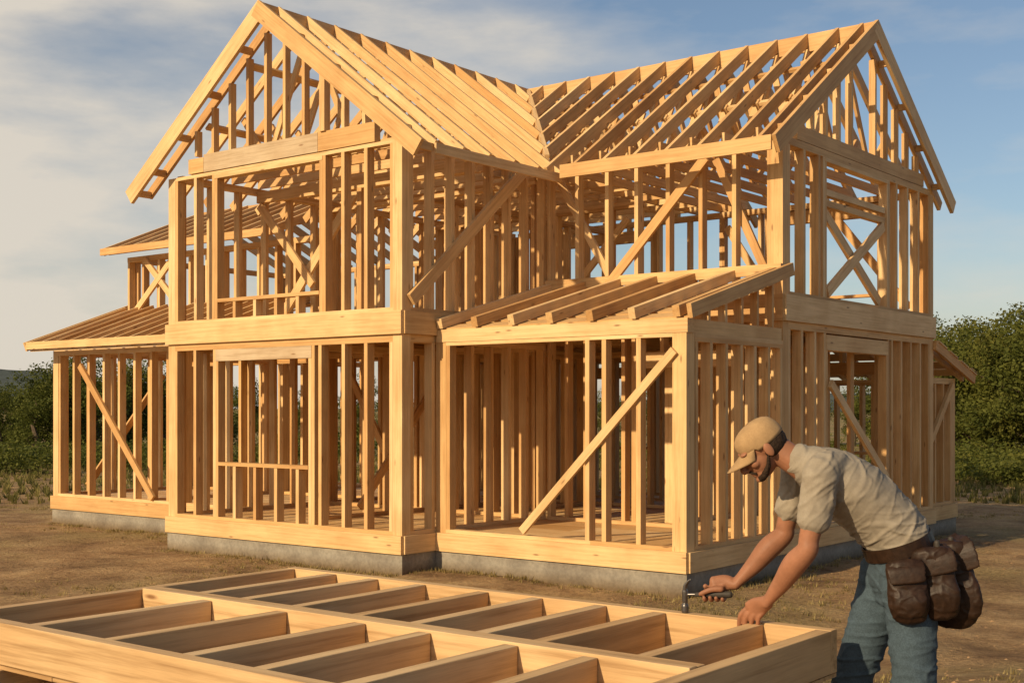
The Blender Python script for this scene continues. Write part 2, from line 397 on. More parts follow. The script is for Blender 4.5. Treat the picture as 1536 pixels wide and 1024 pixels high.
# upper left storey
wall('x',2.8+w2,-9.46,XL-.02,3.6,4.72,.45); wall('y',-9.4,2.95,6.4,3.05,4.72,.5); wall('x',6.5,-9.4,XL-.1,3.05,4.72,.55)
joists(-9.4,XL-.05,2.8,6.6,3.05,.12,.6)
def zu(y): return 4.86+(y-2.4)*.42
for i in range(11):
    x=-9.62+i*.45
    raft((x,2.38,zu(2.38)),(x,4.6,zu(4.6)),.13,.05)
    raft((x,6.9,zu(2.3)),(x,4.62,zu(4.6)),.13,.05)
for y in (2.6,3.1,3.6,4.2): add('purlin',board((-9.65,y,zu(y)-.15),(XL-.6,y,zu(y)-.15),.16,.022,V((0,1,.42))))
add('fascia',board((-9.65,2.365,zu(2.38)-.06),(XL-.56,2.365,zu(2.38)-.06),.12,.03,Z))
add('ridge_board',board((-9.65,4.61,zu(4.6)-.1),(XL-.5,4.61,zu(4.6)-.1),.18,.03,Z))
brace((-8.9,2.77,4.65),(-7.9,2.77,3.75),YA); brace((-9.2,2.77,3.7),(-8.0,2.75,4.65),YA)
# right lean-to roof
def zr(y): return 3.0-(y-YB)*.27
for i in range(7):
    x=.45+i*.49
    raft((x,9.7,zr(9.7)),(x,YB+.03,zr(YB)),.12,.05)
raft((3.56,9.75,zr(9.75)),(3.56,YB+.0,zr(YB)),.14,.05,'barge_rafter')
for y in (8.2,8.7,9.2,9.6): add('purlin',board((.4,y,zr(y)+.013),(3.6,y,zr(y)+.013),.35,.02,V((0,1,-.27))))
for k,bs in H.items(): emit(bs,k,house,M_gray if k=='weathered_header' else M_wood)
def boxmesh(name,boxes,mat):
    vs=[];fs=[]
    for (x0,x1,y0,y1,z0,z1) in boxes:
        o=len(vs); vs+=[(x,y,z) for z in(z0,z1) for (x,y) in((x0,y0),(x1,y0),(x1,y1),(x0,y1))]
        fs+=[tuple(i+o for i in f) for f in ((3,2,1,0),(4,5,6,7),(0,1,5,4),(1,2,6,5),(2,3,7,6),(3,0,4,7))]
    me=bpy.data.meshes.new(name); me.from_pydata(vs,[],fs); me.materials.append(mat); me.update(); return me
e=.012
fb=[(XL-e,XM+e,YF-e,YB+e,-.4,F0),(XM+e,XR+e,.6-e,YB+e,-.4,F0),(-9.46-e,XL-e,1.3-e,6.6+e,-.4,F0),(.5-e,3.4+e,YB+e,9.3+e,-.4,F0)]
o=link(bpy.data.objects.new('foundation',boxmesh('foundation',fb,M_conc))); o.parent=house; o.matrix_parent_inverse=house.matrix_world.inverted()
o['label']='grey concrete foundation wall'

# ------------------------------------------------------------ joist platform on sawhorses
t=.056; x0,x1=5.54,8.41; yb=-6.707; ym=-7.62; yf=-8.50; zt=1.2; h=.155
pn=empty('joist_platform',((x0+x1)/2,(yf+yb)/2,zt-h),'wide pine joist frame the worker leans on','wooden frame')
zb_=zt-h/2
rb=[board((x0-.001,yb-.025,zb_),(x1+.001,yb-.025,zb_),h,.05,Z,.4),board((x0-.001,yf+t/2,zb_),(x1+.001,yf+t/2,zb_),h,t,Z,.6)]
for xx in (x0+t/2,x1-t/2):
    rb.append(board((xx,yf+t+.003,zb_),(xx,yb-.054,zb_),h-.002,t,Z,.3))
emit(rb,'rim_board',pn,M_wood2,.003)
emit([board((x0+t+.004,ym-.010,zb_),(x1-t-.004,ym-.010,zb_),h+.008,.046,Z,.7),board((x0+t+.004,ym+.040,zb_),(x1-t-.004,ym+.040,zb_),h+.002,.046,Z,.3)],'middle_beam',pn,M_wood2,.003)
emit([board((x+random.uniform(-.015,.015),ym+.067,zb_-.001),(x+random.uniform(-.015,.015),yb-.054,zb_-.001),h-.006,t,Z) for x in (5.86,6.15,6.45,6.80,7.10,7.42,7.70,8.12)]+
     [board((x+random.uniform(-.015,.015),yf+t+.003,zb_-.001),(x+random.uniform(-.015,.015),ym-.037,zb_-.001),h-.006,t,Z) for x in (6.04,6.50,6.93,7.28,7.66,8.0)],'joist',pn,M_wood2,.003)
sb=[]
for i in range(4):
    a=x0+(x1-x0)*i/4; b=x0+(x1-x0)*(i+1)/4
    sb.append(board((a+.002,(yf+yb)/2,zt-h-.010),(b-.002,(yf+yb)/2,zt-h-.010),yb-yf,.012,YA,.1))
emit(sb,'sheathing',pn,M_wood2)
def sawhorse(x,label):
    s=empty('sawhorse',(x,-7.5,.45),label,'sawhorse','sawhorses under the platform')
    emit([board((x,-8.6,.98),(x,-6.6,.98),.09,.05,Z)],'top_beam',s,M_wood2,.003)
    lg=[]
    for y in (-8.3,-6.85):
        for dx in (-.25,.25): lg.append(board((x+dx,y,.42),(x+dx*.12,y,.95),.09,.04,YA))
    emit(lg,'leg',s,M_wood2,.003)
    emit([board((x,-8.3,.68),(x,-6.85,.68),.08,.03,Z)],'stretcher',s,M_wood2,.003)
sawhorse(5.9,'plain pine sawhorse carrying the joist platform'); sawhorse(7.9,'plain pine sawhorse carrying the joist platform')

# ------------------------------------------------------------ ground
def gz(x,y):
    d=(V((x,y,0))-CAM).dot(DD)
    t=min(1,max(0,(10.3-d)/4.2)); t=t*t*(3-2*t)
    n=noise.noise(V((x*.5,y*.5,0)))*.04+noise.noise(V((x*1.9,y*1.9,3)))*.03
    far=max(0,math.hypot(x,y)-25)
    return .45*t+n+ (noise.noise(V((x*.03,y*.03,5)))*.5)*min(1,far/60)
n=340; vs=[]; fs=[]
def gc(t): return 26*t+900*t**7
for j in range(n+1):
    for i in range(n+1):
        x=2+gc(2*i/n-1); y=0+gc(2*j/n-1); vs.append((x,y,gz(x,y)))
for j in range(n):
    for i in range(n):
        a=j*(n+1)+i; fs.append((a,a+1,a+n+2,a+n+1))
me=bpy.data.meshes.new('ground'); me.from_pydata(vs,[],fs); me.materials.append(ground_mat())
me.polygons.foreach_set('use_smooth',[True]*len(fs))
g=link(bpy.data.objects.new('ground',me)); g['kind']='structure'; g['label']='bare brown dirt building plot with dry grass'; g['category']='ground'
def hill(d,s0,s1,h,seed,nm='hill'):
    vs=[];fs=[];m=60
    for i in range(m+1):
        s=s0+(s1-s0)*i/m; env=math.sin(math.pi*i/m)**.6
        hh=h*env*(.75+.5*noise.noise(V((i*.12,seed,0))))
        for k,(dd,z) in enumerate(((-60,-3),(-25,hh*.6),(0,hh),(60,-3))):
            p=CAM+DD*(d+dd+6*noise.noise(V((i*.3,k,seed))))+RR*s; vs.append((p.x,p.y,z))
    for i in range(m):
        for k in range(3): a=i*4+k; fs.append((a,a+4,a+5,a+1))
    me=bpy.data.meshes.new(nm); me.from_pydata(vs,[],fs); me.materials.append(simple('hill_green',(.06,.075,.07),.3,.12,1,.5,1,'Object'))
    me.polygons.foreach_set('use_smooth',[True]*len(fs))
    o=link(bpy.data.objects.new(nm,me)); o['kind']='structure'; o['label']='low hazy wooded hill on the horizon'; o['category']='hill'
hill(420,-330,-110,24,1); hill(520,-60,420,10,4)

# ------------------------------------------------------------ vegetation
def tube_geo(pts,rad,seg=7):
    vs=[];fs=[]
    for i,p in enumerate(pts):
        a=(pts[min(i+1,len(pts)-1)]-pts[max(i-1,0)]).normalized()
        s=a.orthogonal().normalized(); t=a.cross(s)
        for k in range(seg):
            an=2*math.pi*k/seg; vs.append(p+(s*math.cos(an)+t*math.sin(an))*rad[i])
    for i in range(len(pts)-1):
        for k in range(seg):
            a=i*seg+k;b=i*seg+(k+1)%seg; fs.append((a,b,b+seg,a+seg))
    return vs,fs
def leaves(centers,radii,per,size,name,mat,flat=.8):
    P=[];R=[]
    for c,r in zip(centers,radii):
        m=int(per*(r/.8)**2)
        u=np.random.normal(size=(m,3)); u/=np.linalg.norm(u,axis=1)[:,None]
        rad=r*np.random.uniform(.3,1.12,size=(m,1))
        p=np.array(c)+u*rad*np.array([1,1,flat]); P.append(p)
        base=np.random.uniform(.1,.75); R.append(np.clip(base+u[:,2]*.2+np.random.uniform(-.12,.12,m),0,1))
    P=np.concatenate(P);R=np.concatenate(R);k=len(P)
    a=np.random.normal(size=(k,3)); a/=np.linalg.norm(a,axis=1)[:,None]
    b=np.cross(a,np.random.normal(size=(k,3))); b/=np.linalg.norm(b,axis=1)[:,None]
    s=(np.random.uniform(.5,1.2,k)*size)[:,None]
    q=np.stack([P-a*s,P+b*s*.55,P+a*s,P-b*s*.55],1).reshape(-1,3)
    me=bpy.data.meshes.new(name); me.vertices.add(4*k); me.vertices.foreach_set('co',q.ravel())
    me.loops.add(4*k); me.loops.foreach_set('vertex_index',np.arange(4*k))
    me.polygons.add(k); me.polygons.foreach_set('loop_start',np.arange(k)*4)
    at=me.attributes.new('rnd','FLOAT','POINT'); at.data.foreach_set('value',np.repeat(R,4))
    me.materials.append(mat); me.update(calc_edges=True); me.validate(); return me
def make_tree(h,seed):
    rs=random.Random(seed); np.random.seed(seed)
    VS=[];FS=[]
    def addt(pts,rad):
        v,f=tube_geo(pts,rad); o=len(VS); VS.extend(v); FS.extend([tuple(i+o for i in x) for x in f])
    th=h*.5
    tp=[V((rs.uniform(-.1,.1)*i,rs.uniform(-.1,.1)*i,th*i/4)) for i in range(5)]
    addt(tp,[.17*h/6*(1.25-.2*i) for i in range(5)])
    cs=[];rr=[]
    for k in range(16):
        b0=tp[rs.choice([1,1,2,3,4,4])]; an=rs.uniform(0,6.28); ln=h*rs.uniform(.16,.34); up=rs.uniform(.1,1.1)
        d=V((math.cos(an),math.sin(an),up)).normalized()
        e1=b0+d*ln*.5+V((0,0,.1)); e2=b0+d*ln+V((rs.uniform(-.2,.2),rs.uniform(-.2,.2),.2))
        addt([b0,e1,e2],[.07*h/6,.045*h/6,.015])
        for q in range(4):
            c=e2+V((rs.uniform(-.7,.7),rs.uniform(-.7,.7),rs.uniform(-.6,.6)))*h/6; cs.append(c); rr.append(rs.uniform(.35,.75)*h/6)
        cs.append(e1+V((rs.uniform(-.3,.3),rs.uniform(-.3,.3),.2))); rr.append(.55*h/6)
    for k in range(8):
        an=rs.uniform(0,6.28); r=rs.uniform(0,.14)*h; cs.append(V((math.cos(an)*r,math.sin(an)*r,h*rs.uniform(.65,.93)))); rr.append(rs.uniform(.35,.65)*h/6)
    me=bpy.data.meshes.new('trunk'); me.from_pydata([tuple(v) for v in VS],[],FS); me.materials.append(M_bark)
    return me,leaves(cs,rr,300,.075,'crown',M_leaf)
kinds=[make_tree(6,s) for s in (11,23,37)]
def put_tree(i,d,s,sc,label='leafy green tree standing at the plot edge'):
    p=CAM+DD*d+RR*s; k=kinds[i%3]
    e=link(bpy.data.objects.new('tree',None)); e.location=(p.x,p.y,gz(p.x,p.y)-.05); e.scale=(sc*random.uniform(.95,1.25),sc*random.uniform(.95,1.25),sc); e.rotation_euler=(0,0,random.uniform(0,6.28))
    e['label']=label; e['category']='tree'; e['group']='trees along the plot edge'
    for nm,me in (('trunk',k[0]),('crown',k[1])):
        o=link(bpy.data.objects.new(nm,me)); o.parent=e
random.seed(5); ti=0
def uline(u,d): return (u-768)/1893*d
for u,d,hh in [(-150,50,3.4),(-70,52,3.2),(0,48,3.0),(55,45,3.7),(95,47,4.2),(140,46,4.1),(190,49,4.3),(245,50,4.4),(310,52,4.2),(20,55,3.3),(120,56,4.6),
               (1345,57,5.2),(1400,50,5.3),(1440,47,5.6),(1478,45,5.1),(1515,43,5.7),(1560,41,5.8),(1610,42,6.2),(1680,44,6.4),(1760,46,6.3),(1425,62,6.6),(1500,60,6.6),(1460,54,5.9),(-230,54,3.4)]:
    put_tree(ti,d,uline(u,d),hh/6*1.02); ti+=1
for k in range(13):
    u=380+k*75; d=62+random.uniform(-3,5); put_tree(ti,d,uline(u,d),random.uniform(.5,.65),'small leafy tree behind the timber frame'); ti+=1
np.random.seed(3)
def shrub_mesh(seed):
    rs=random.Random(seed); cs=[];rr=[]
    for k in range(16): cs.append((rs.uniform(-.9,.9),rs.uniform(-.9,.9),rs.uniform(.1,.9))); rr.append(rs.uniform(.3,.55))
    return leaves(cs,rr,260,.06,'shrub',M_leaf)
sm=[shrub_mesh(1),shrub_mesh(2)]
for k in range(64):
    if k<24: u=random.uniform(-200,330); d=random.uniform(36,45)
    elif k<50: u=random.uniform(1330,1800); d=random.uniform(31,42)
    else: u=random.uniform(350,1330); d=random.uniform(45,55)
    p=CAM+DD*d+RR*uline(u,d); o=link(bpy.data.objects.new('shrub',sm[k%2])); sc=random.uniform(.5,1.1)
    o.location=(p.x,p.y,gz(p.x,p.y)-.1); o.scale=(sc*1.4,sc*1.2,sc); o.rotation_euler=(0,0,random.uniform(0,6))
    o['label']='low green shrub growing in rough grass'; o['category']='shrub'; o['group']='shrubs below the tree line'
def inside(x,y,m=.0):
    for (a,b,c,d) in foot:
        if a-m<x<b+m and c-m<y<d+m: return True
    return False
def grass(name,cnt,sampler,hmin,hmax,mat,label,wd=.006):
    vs=[];fs=[];rr=[]
    for _ in range(cnt):
        x,y=sampler()
        if inside(x,y,.03): continue
        z=gz(x,y)-.01; tr=random.random(); hs=random.uniform(hmin,hmax)
        for b in range(9):
            an=random.uniform(0,6.28); ln=hs*random.uniform(.5,1.1); le=random.uniform(.2,.9)*ln
            bx=x+random.uniform(-.05,.05);by=y+random.uniform(-.05,.05); w=wd*random.uniform(.7,1.5)
            px,py=-math.sin(an)*w,math.cos(an)*w; o=len(vs)
            vs+= [(bx-px,by-py,z),(bx+px,by+py,z),(bx+math.cos(an)*le,by+math.sin(an)*le,z+ln)]
            fs.append((o,o+1,o+2)); rr+=[min(1,max(0,tr+random.uniform(-.25,.25)))]*3
    me=bpy.data.meshes.new(name); me.from_pydata(vs,[],fs); a=me.attributes.new('rnd','FLOAT','POINT'); a.data.foreach_set('value',rr)
    me.materials.append(mat); o=link(bpy.data.objects.new(name,me)); o['kind']='stuff'; o['label']=label; o['category']='grass'
def s_near():
    while True:
        d=random.uniform(6.5,32); s=random.uniform(-.46,.46)*d; p=CAM+DD*d+RR*s
        if noise.noise(V((p.x*.35,p.y*.35,9)))+random.uniform(-.2,.2)-(.15 if s>0 else -.05)>.16: return p.x,p.y
def s_edge():
    f=random.choice(foot[:4]); k=random.random()
    x=random.uniform(f[0],f[1]); y=f[2]-abs(random.gauss(0,.12))-.04
    if k<.4: x=f[1]+abs(random.gauss(0,.12))+.04; y=random.uniform(f[2],f[3])
    return x,y
def s_far():
    d=random.uniform(26,50); s=random.uniform(-.55,.55)*d; p=CAM+DD*d+RR*s; return p.x,p.y
grass('dry_grass',3800,s_near,.02,.07,M_grass,'short dry grass stubble on dirt')
grass('foundation_grass',1000,s_edge,.02,.08,M_grass,'dry grass tufts along the foundation')
grass('meadow_grass',5500,s_far,.10,.30,M_weed,'rough green meadow grass beyond the plot',.02)
vs=[];fs=[]
ico=[V(v).normalized() for v in ((0,0,1),(.9,0,.3),(.28,.85,.3),(-.72,.53,.3),(-.72,-.53,.3),(.28,-.85,.3),(0,0,-1))]
icf=[(0,1,2),(0,2,3),(0,3,4),(0,4,5),(0,5,1),(6,2,1),(6,3,2),(6,4,3),(6,5,4),(6,1,5)]
for _ in range(2600):
    d=random.uniform(6,24); s=random.uniform(-.46,.46)*d; p=CAM+DD*d+RR*s
    if inside(p.x,p.y,.05): continue
    r=random.uniform(.005,.020)*(1.6 if random.random()<.06 else 1); z=gz(p.x,p.y)-.004; o=len(vs)
    vs+=[(p.x+v.x*r*random.uniform(.7,1.4),p.y+v.y*r*random.uniform(.7,1.4),z+v.z*r*.7*random.uniform(.7,1.2)) for v in ico]
    fs+=[tuple(i+o for i in f) for f in icf]
me=bpy.data.meshes.new('dirt_clods'); me.from_pydata(vs,[],fs); me.materials.append(simple('clod_earth',(.32,.20,.10),.35,3,.95,.3,.01))
o=link(bpy.data.objects.new('dirt_clods',me)); o['kind']='stuff'; o['label']='small clods and stones scattered on dirt'; o['category']='stones'

# ------------------------------------------------------------ worker
BASE=V((8.526,-6.53,.45))
person=empty('person',BASE,'bending worker in beige t-shirt, jeans, tan cap and tool belt','person')
person.rotation_euler=(0,0,math.atan2(.617,.787)); bpy.context.view_layer.update()
def catmull(P,n=6):
    out=[]
    for i in range(len(P)-1):
        p0=P[max(i-1,0)];p1=P[i];p2=P[i+1];p3=P[min(i+2,len(P)-1)]
        for k in range(n):
            t=k/n; out.append(.5*((2*p1)+(p2-p0)*t+(2*p0-5*p1+4*p2-p3)*t*t+(3*p1-p0-3*p2+p3)*t**3))
    out.append(P[-1]); return out
HS=.93
class Geo:
    def __init__(s): s.v=[];s.f=[]
    def tube(s,pts,rad,ref=(0,1,0),seg=20,sub=5):
        P=[V(p) for p in pts]; R=[V((r[0],r[1],0)) if not isinstance(r,(int,float)) else V((r,r,0)) for r in rad]
        P=catmull(P,sub); R=catmull(R,sub); ref=V(ref)
        n=len(P)
        a0=(P[1]-P[0]).normalized(); a1=(P[-1]-P[-2]).normalized()
        seq=[]
        for k in (85,55,25): seq.append((P[0]-a0*(min(R[0].x,R[0].y)*math.sin(math.radians(k))),R[0]*math.cos(math.radians(k)),a0))
        for i in range(n): seq.append((P[i],R[i],(P[min(i+1,n-1)]-P[max(i-1,0)]).normalized()))
        for k in (25,55,85): seq.append((P[-1]+a1*(min(R[-1].x,R[-1].y)*math.sin(math.radians(k))),R[-1]*math.cos(math.radians(k)),a1))
        base=len(s.v)
        for p,r,a in seq:
            l=(ref-a*ref.dot(a)).normalized(); m=a.cross(l)
            for q in range(seg):
                an=2*math.pi*q/seg; s.v.append(p+l*(r.x*math.cos(an))+m*(r.y*math.sin(an)))
        m=len(seq)
        for i in range(m-1):
            for q in range(seg):
                a=base+i*seg+q;b=base+i*seg+(q+1)%seg; s.f.append((a,b,b+seg,a+seg))
        s.f.append(tuple(base+q for q in reversed(range(seg)))); s.f.append(tuple(base+(m-1)*seg+q for q in range(seg)))
    def ell(s,c,ax,r,nu=24,nv=16):
        c=V(c); base=len(s.v); r=[q*HS for q in r]
        for j in range(1,nv):
            ph=math.pi*j/nv
            for i in range(nu):
                th=2*math.pi*i/nu
                s.v.append(c+V(ax[0])*(r[0]*math.sin(ph)*math.cos(th))+V(ax[1])*(r[1]*math.sin(ph)*math.sin(th))+V(ax[2])*(r[2]*math.cos(ph)))
        t=len(s.v); s.v.append(c+V(ax[2])*r[2]); s.v.append(c-V(ax[2])*r[2])
        for j in range(nv-2):
            for i in range(nu):
                a=base+j*nu+i;b=base+j*nu+(i+1)%nu; s.f.append((a,a+nu,b+nu,b))
        for i in range(nu):
            s.f.append((t,base+i,base+(i+1)%nu)); l=base+(nv-2)*nu; s.f.append((t+1,l+(i+1)%nu,l+i))
    def obj(s,name,mat,parent,voxel=None,smooth=4,disp=None,fn=None):
        me=bpy.data.meshes.new(name); me.from_pydata([tuple(v) for v in s.v],[],s.f); me.update()
        o=link(bpy.data.objects.new(name,me))
        if voxel:
            md=o.modifiers.new('r','REMESH'); md.mode='VOXEL'; md.voxel_size=voxel
            if smooth: sm_=o.modifiers.new('s','SMOOTH'); sm_.factor=.5; sm_.iterations=smooth
            if disp:
                tx=bpy.data.textures.new(name+'_t','CLOUDS'); tx.noise_scale=disp[1]; tx.noise_depth=2
                dm=o.modifiers.new('d','DISPLACE'); dm.texture=tx; dm.strength=disp[0]; dm.mid_level=.5; dm.texture_coords='LOCAL'
            bpy.context.view_layer.update()
            ev=o.evaluated_get(bpy.context.evaluated_depsgraph_get()); m2=bpy.data.meshes.new_from_object(ev)
            o.modifiers.clear(); o.data=m2; m2.name=name
        if fn:
            m2=o.data; nr=[v.normal.copy() for v in m2.vertices]
            for v,nn_ in zip(m2.vertices,nr): v.co+=nn_*fn(v.co)
            m2.update()
        o.data.polygons.foreach_set('use_smooth',[True]*len(o.data.polygons))
        o.data.materials.clear(); o.data.materials.append(mat); o.parent=parent; return o
hf=V((-.80,.04,-.60)).normalized(); hl=V((0,1,0)); hl=(hl-hf*hl.dot(hf)).normalized(); hu=hf.cross(hl); 
if hu.z<0: hu=-hu
HC=V((-.450,.035,1.402))
def hp(f,l,u): return HC+(hf*f+hl*l+hu*u)*HS
AX=(hf,hl,hu)
body=Geo()
body.ell(hp(-.010,0,.018),AX,(.090,.072,.084)); body.ell(hp(.03,0,-.03),AX,(.064,.060,.073)); body.ell(hp(.045,0,-.078),AX,(.043,.044,.030))
body.ell(hp(.080,0,-.096),AX,(.018,.022,.014))
body.tube([hp(.086,0,.012),hp(.100,0,-.012),hp(.116,0,-.036),hp(.096,0,-.044)],[(.009,.01),(.010,.011),(.015,.012),(.012,.008)],hl,12)
for s in(-1,1):
    body.ell(hp(.077,s*.032,.022),AX,(.018,.026,.009)); body.ell(hp(.062,s*.043,-.03),AX,(.022,.02,.02)); body.ell(hp(-.008,s*.077,-.012),AX,(.018,.008,.031))
    body.ell(hp(.103,s*.012,-.042),AX,(.009,.007,.007))
body.ell(hp(.090,0,-.064),AX,(.010,.024,.006)); body.ell(hp(.087,0,-.076),AX,(.010,.020,.007))
body.tube([V((-.26,0,1.30)),V((-.335,.012,1.352)),hp(-.040,0,-.035)],[(.062,.06),(.050,.052),(.049,.053)])
body.tube([(.05,0,.96),(.026,0,1.07),(-.06,0,1.17),(-.16,0,1.26),(-.24,0,1.31)],[(.140,.085),(.125,.085),(.135,.09),(.145,.09),(.115,.06)])
SN=V((-.285,-.168,1.318)); SF=V((-.285,.172,1.315)); EN=V((-.329,-.16,1.044)); WN=V((-.440,0,.835)); EF=V((-.335,.20,1.062)); WF=V((-.515,.228,.868))
def arm(S,E,W,k):
    body.tube([S.lerp(E,.06),S.lerp(E,.45)+V((.006,0,0)),S.lerp(E,.85),E,E.lerp(W,.28)+V((-.004,-.003,.004)),E.lerp(W,.6),E.lerp(W,.85),W],[.042,.044,.036,.038,.043,.034,(.027,.024),(.027,.020)],(0,1,0),20)
    body.tube([E.lerp(S,.12)+V((.014,-.01*k,0)),E.lerp(W,.2)+V((.016,-.008*k,.012)),E.lerp(W,.5)+V((.008,-.004*k,.008))],[.019,.025,.013],(0,1,0),12)
arm(SN,EN,WN,1); arm(SF,EF,WF,1)
hn=V((.045,-.095,.95)); hfz=V((.03,.095,.95)); kn=V((.065,-.13,.51)); kf=V((-.10,.12,.50)); an_=V((.11,-.14,.09)); af=V((-.06,.15,.09))
for h_,k_,a_ in((hn,kn,an_),(hfz,kf,af)):
    body.tube([h_,h_.lerp(k_,.5),k_,k_.lerp(a_,.35)+V((.015,0,0)),a_],[.080,.070,.052,.052,.036]); body.tube([a_+V((.03,0,-.05)),a_+V((-.16,0,-.06))],[.035,.03])
O=V((-.47,.102,.75)); u1=V((.787,-.617,0)); nn=V((-.617,-.787,0))
def rp(t,n_,h): return O+u1*t+nn*n_+Z*h
body.tube([WN,rp(.052,.053,.068),rp(.022,.046,.045)],[(.028,.021),(.037,.018),(.042,.014)],u1,16)
for t0,ln,r in ((-.020,.95,.0092),(.006,1.05,.0096),(.031,1.0,.0092),(.054,.82,.0083)):
    body.tube([rp(t0+.016,.048,.05),rp(t0-.002,.05,.030),rp(t0-.014*ln,.044,.006),rp(t0-.019*ln,.036,-.018*ln),rp(t0-.018*ln,.031,-.036*ln)],[r*1.1,r*1.15,r,r,r*.82],u1,10,3)
body.tube([rp(.045,.04,.055),rp(.012,.024,.034),rp(-.022,.010,.018),rp(-.048,.004,.0125)],[.014,.012,.0105,.009],u1,10,3)
HD=V((-.70,.283,.822)); he=V((-.500,.186,.836)); hdir=(he-HD).normalized(); far=V((-hdir.y,hdir.x,0)).normalized()
if far.y<0: far=-far
upv=hdir.cross(far); 
if upv.z<0: upv=-upv
FC=HD+hdir*.118
body.tube([WF,WF.lerp(FC,.45)+far*.012+upv*.022,FC+far*.012+upv*.032],[(.026,.021),(.024,.032),(.019,.038)],far,16)
for i,ln in enumerate((.95,1.0,.95,.85)):
    c=FC+hdir*(-.036+.0235*i); pts=[]
    for th,rr_ in ((78,.032),(35,.029),(-10,.024),(-60,.0215),(-110,.0205),(-155*ln,.0205)):
        a=math.radians(th); pts.append(c+far*(rr_*math.cos(a))+upv*(rr_*math.sin(a)))
    body.tube(pts,[.010,.0102,.0096,.0092,.0088,.008],hdir,10,3)
body.tube([FC+hdir*.03+upv*.022-far*.008,FC+upv*.022-far*.015,FC-hdir*.03+upv*.013-far*.019,FC-hdir*.05+upv*.004-far*.019],[.0125,.0115,.0098,.0082],hdir,10,3)
body.obj('body',M_skin,person,.0036,2)
for s in (-1,1):
    g=Geo(); g.ell(hp(.077,s*.031,.004),AX,(.0125,.0125,.0125),12,8); g.obj('eye',M_eye,person)
hr=Geo(); hr.ell(hp(-.028,0,-.004),AX,(.077,.0765,.064)); hr.ell(hp(-.042,0,-.032),AX,(.054,.060,.044)); hr.obj('hair',M_hair,person,.0045,2,(.006,.012))
b=Geo()
b.tube([hp(.010,-.067,-.034),hp(.028,-.059,-.064),hp(.060,-.039,-.089),hp(.080,0,-.096),hp(.060,.039,-.089),hp(.028,.059,-.064),hp(.010,.067,-.034)],[(.005,.006),(.009,.012),(.013,.014),(.014,.012),(.013,.014),(.009,.012),(.005,.006)],hu,14)
b.tube([hp(.084,-.027,-.068),hp(.098,-.012,-.053),hp(.101,0,-.052),hp(.098,.012,-.053),hp(.084,.027,-.068)],[.0055,.005,.0045,.005,.0055],hu,10)
b.obj('beard',M_hair,person,.0034,2,(.006,.010))
cap=Geo(); seg=48
cu=(hu+hf*.06).normalized(); cf=(hf-cu*hf.dot(cu)).normalized(); CC=hp(-.010,0,.028)
prof=[(0.0,1.0),(.22,.985),(.45,.93),(.66,.83),(.82,.68),(.92,.50),(.97,.30),(1.0,.08),(1.0,-.12),(.985,-.26)]
for j,(r,hgt) in enumerate(prof):
    if j==0: continue
    for i in range(seg):
        th=2*math.pi*i/seg
        fr=max(0,math.cos(th))
        rf=.097*(1+.06*fr*(hgt>.2)); 
        sq=1+.010*math.cos(6*th)*(j<8)+.014*noise.noise(V((math.cos(th)*2.5,math.sin(th)*2.5,j*.6)))
        cap.v.append(CC+(cf*(rf*r*math.cos(th)*sq)+hl*(.0805*r*math.sin(th)*sq)+cu*((.080 if hgt>0 else (.085 if math.cos(th)<.5 else .02))*hgt))*HS)
nr=len(prof)-1
for j in range(nr-1):
    for i in range(seg):
        a=j*seg+i;b_=j*seg+(i+1)%seg; cap.f.append((a,b_,b_+seg,a+seg))
cap.f.append(tuple(i for i in reversed(range(seg))))
co=cap.obj('cap_crown',M_cap,person); sd=co.modifiers.new('so','SOLIDIFY'); sd.thickness=.003
br=Geo(); 
for k in range(7):
    e_=k/6
    for i in range(17):
        q=(i/16*2-1); th=q*1.05
        x0_=.096*math.cos(th); y0_=.080*math.sin(th)
        ext=.088*max(0,math.cos(q*1.45))**.6
        br.v.append(CC+(cf*(x0_+ext*e_)+hl*(y0_*(1-.05*e_))-cu*(-.002+.020*e_+.026*(abs(q)**2)*(.25+.75*e_)))*HS)
for k in range(6):
    for i in range(16): a=k*17+i; br.f.append((a,a+1,a+18,a+17))
bo=br.obj('cap_brim',M_cap,person); sd=bo.modifiers.new('so','SOLIDIFY'); sd.thickness=.004
g=Geo(); g.ell(CC+cu*.080*HS,AX,(.006,.006,.004),10,6); g.obj('cap_button',M_cap,person)
# shirt with directional folds
tt=Geo()
tt.tube([(.052,0,1.035),(.022,0,1.095),(-.060,0,1.182),(-.150,0,1.256),(-.235,0,1.310),(-.312,.008,1.352)],
       [(.150,.114),(.150,.116),(.160,.120),(.178,.120),(.164,.097),(.070,.062)],(0,1,0),32)
for S,E in((SN,EN),(SF,EF)):
    tt.tube([V((-.22,S.y*.55,1.31)),S+V((.004,0,.0)),S.lerp(E,.3)+V((.006,0,0)),S.lerp(E,.54)+V((.006,0,0)),S.lerp(E,.60)+V((.006,0,0))],[(.065,.086),(.059,.064),(.056,.060),(.056,.061),(.057,.062)],(0,1,0),20)
def folds(p):
    q=V((p.x*.7+p.z*.7, p.y, p.z*.7-p.x*.7))
    r1=noise.noise(V((q.x*4,q.y*4,q.z*15))); r2=noise.noise(V((q.x*10+4,q.y*9,q.z*30)))
    a=max(0,1-abs(r1)*6)*.8+max(0,1-abs(r2)*5.5)*.4
    dw=(V((p.x,0,p.z))-V((.02,0,1.08))).length; wst=max(0,1-dw/.18)
    c=max(0,1-abs(noise.noise(V((p.x*7,p.y*5,p.z*34))))*5)*wst
    arm_=max(0,1-(V((p.x,abs(p.y),p.z))-V((-.26,.12,1.22))).length/.13)
    d=max(0,1-abs(noise.noise(V((p.x*22,p.y*12,p.z*12+7))))*4.5)*arm_
    return .0055*a+.008*c+.009*d
tt.obj('shirt',M_shirt,person,.005,6,None,folds)
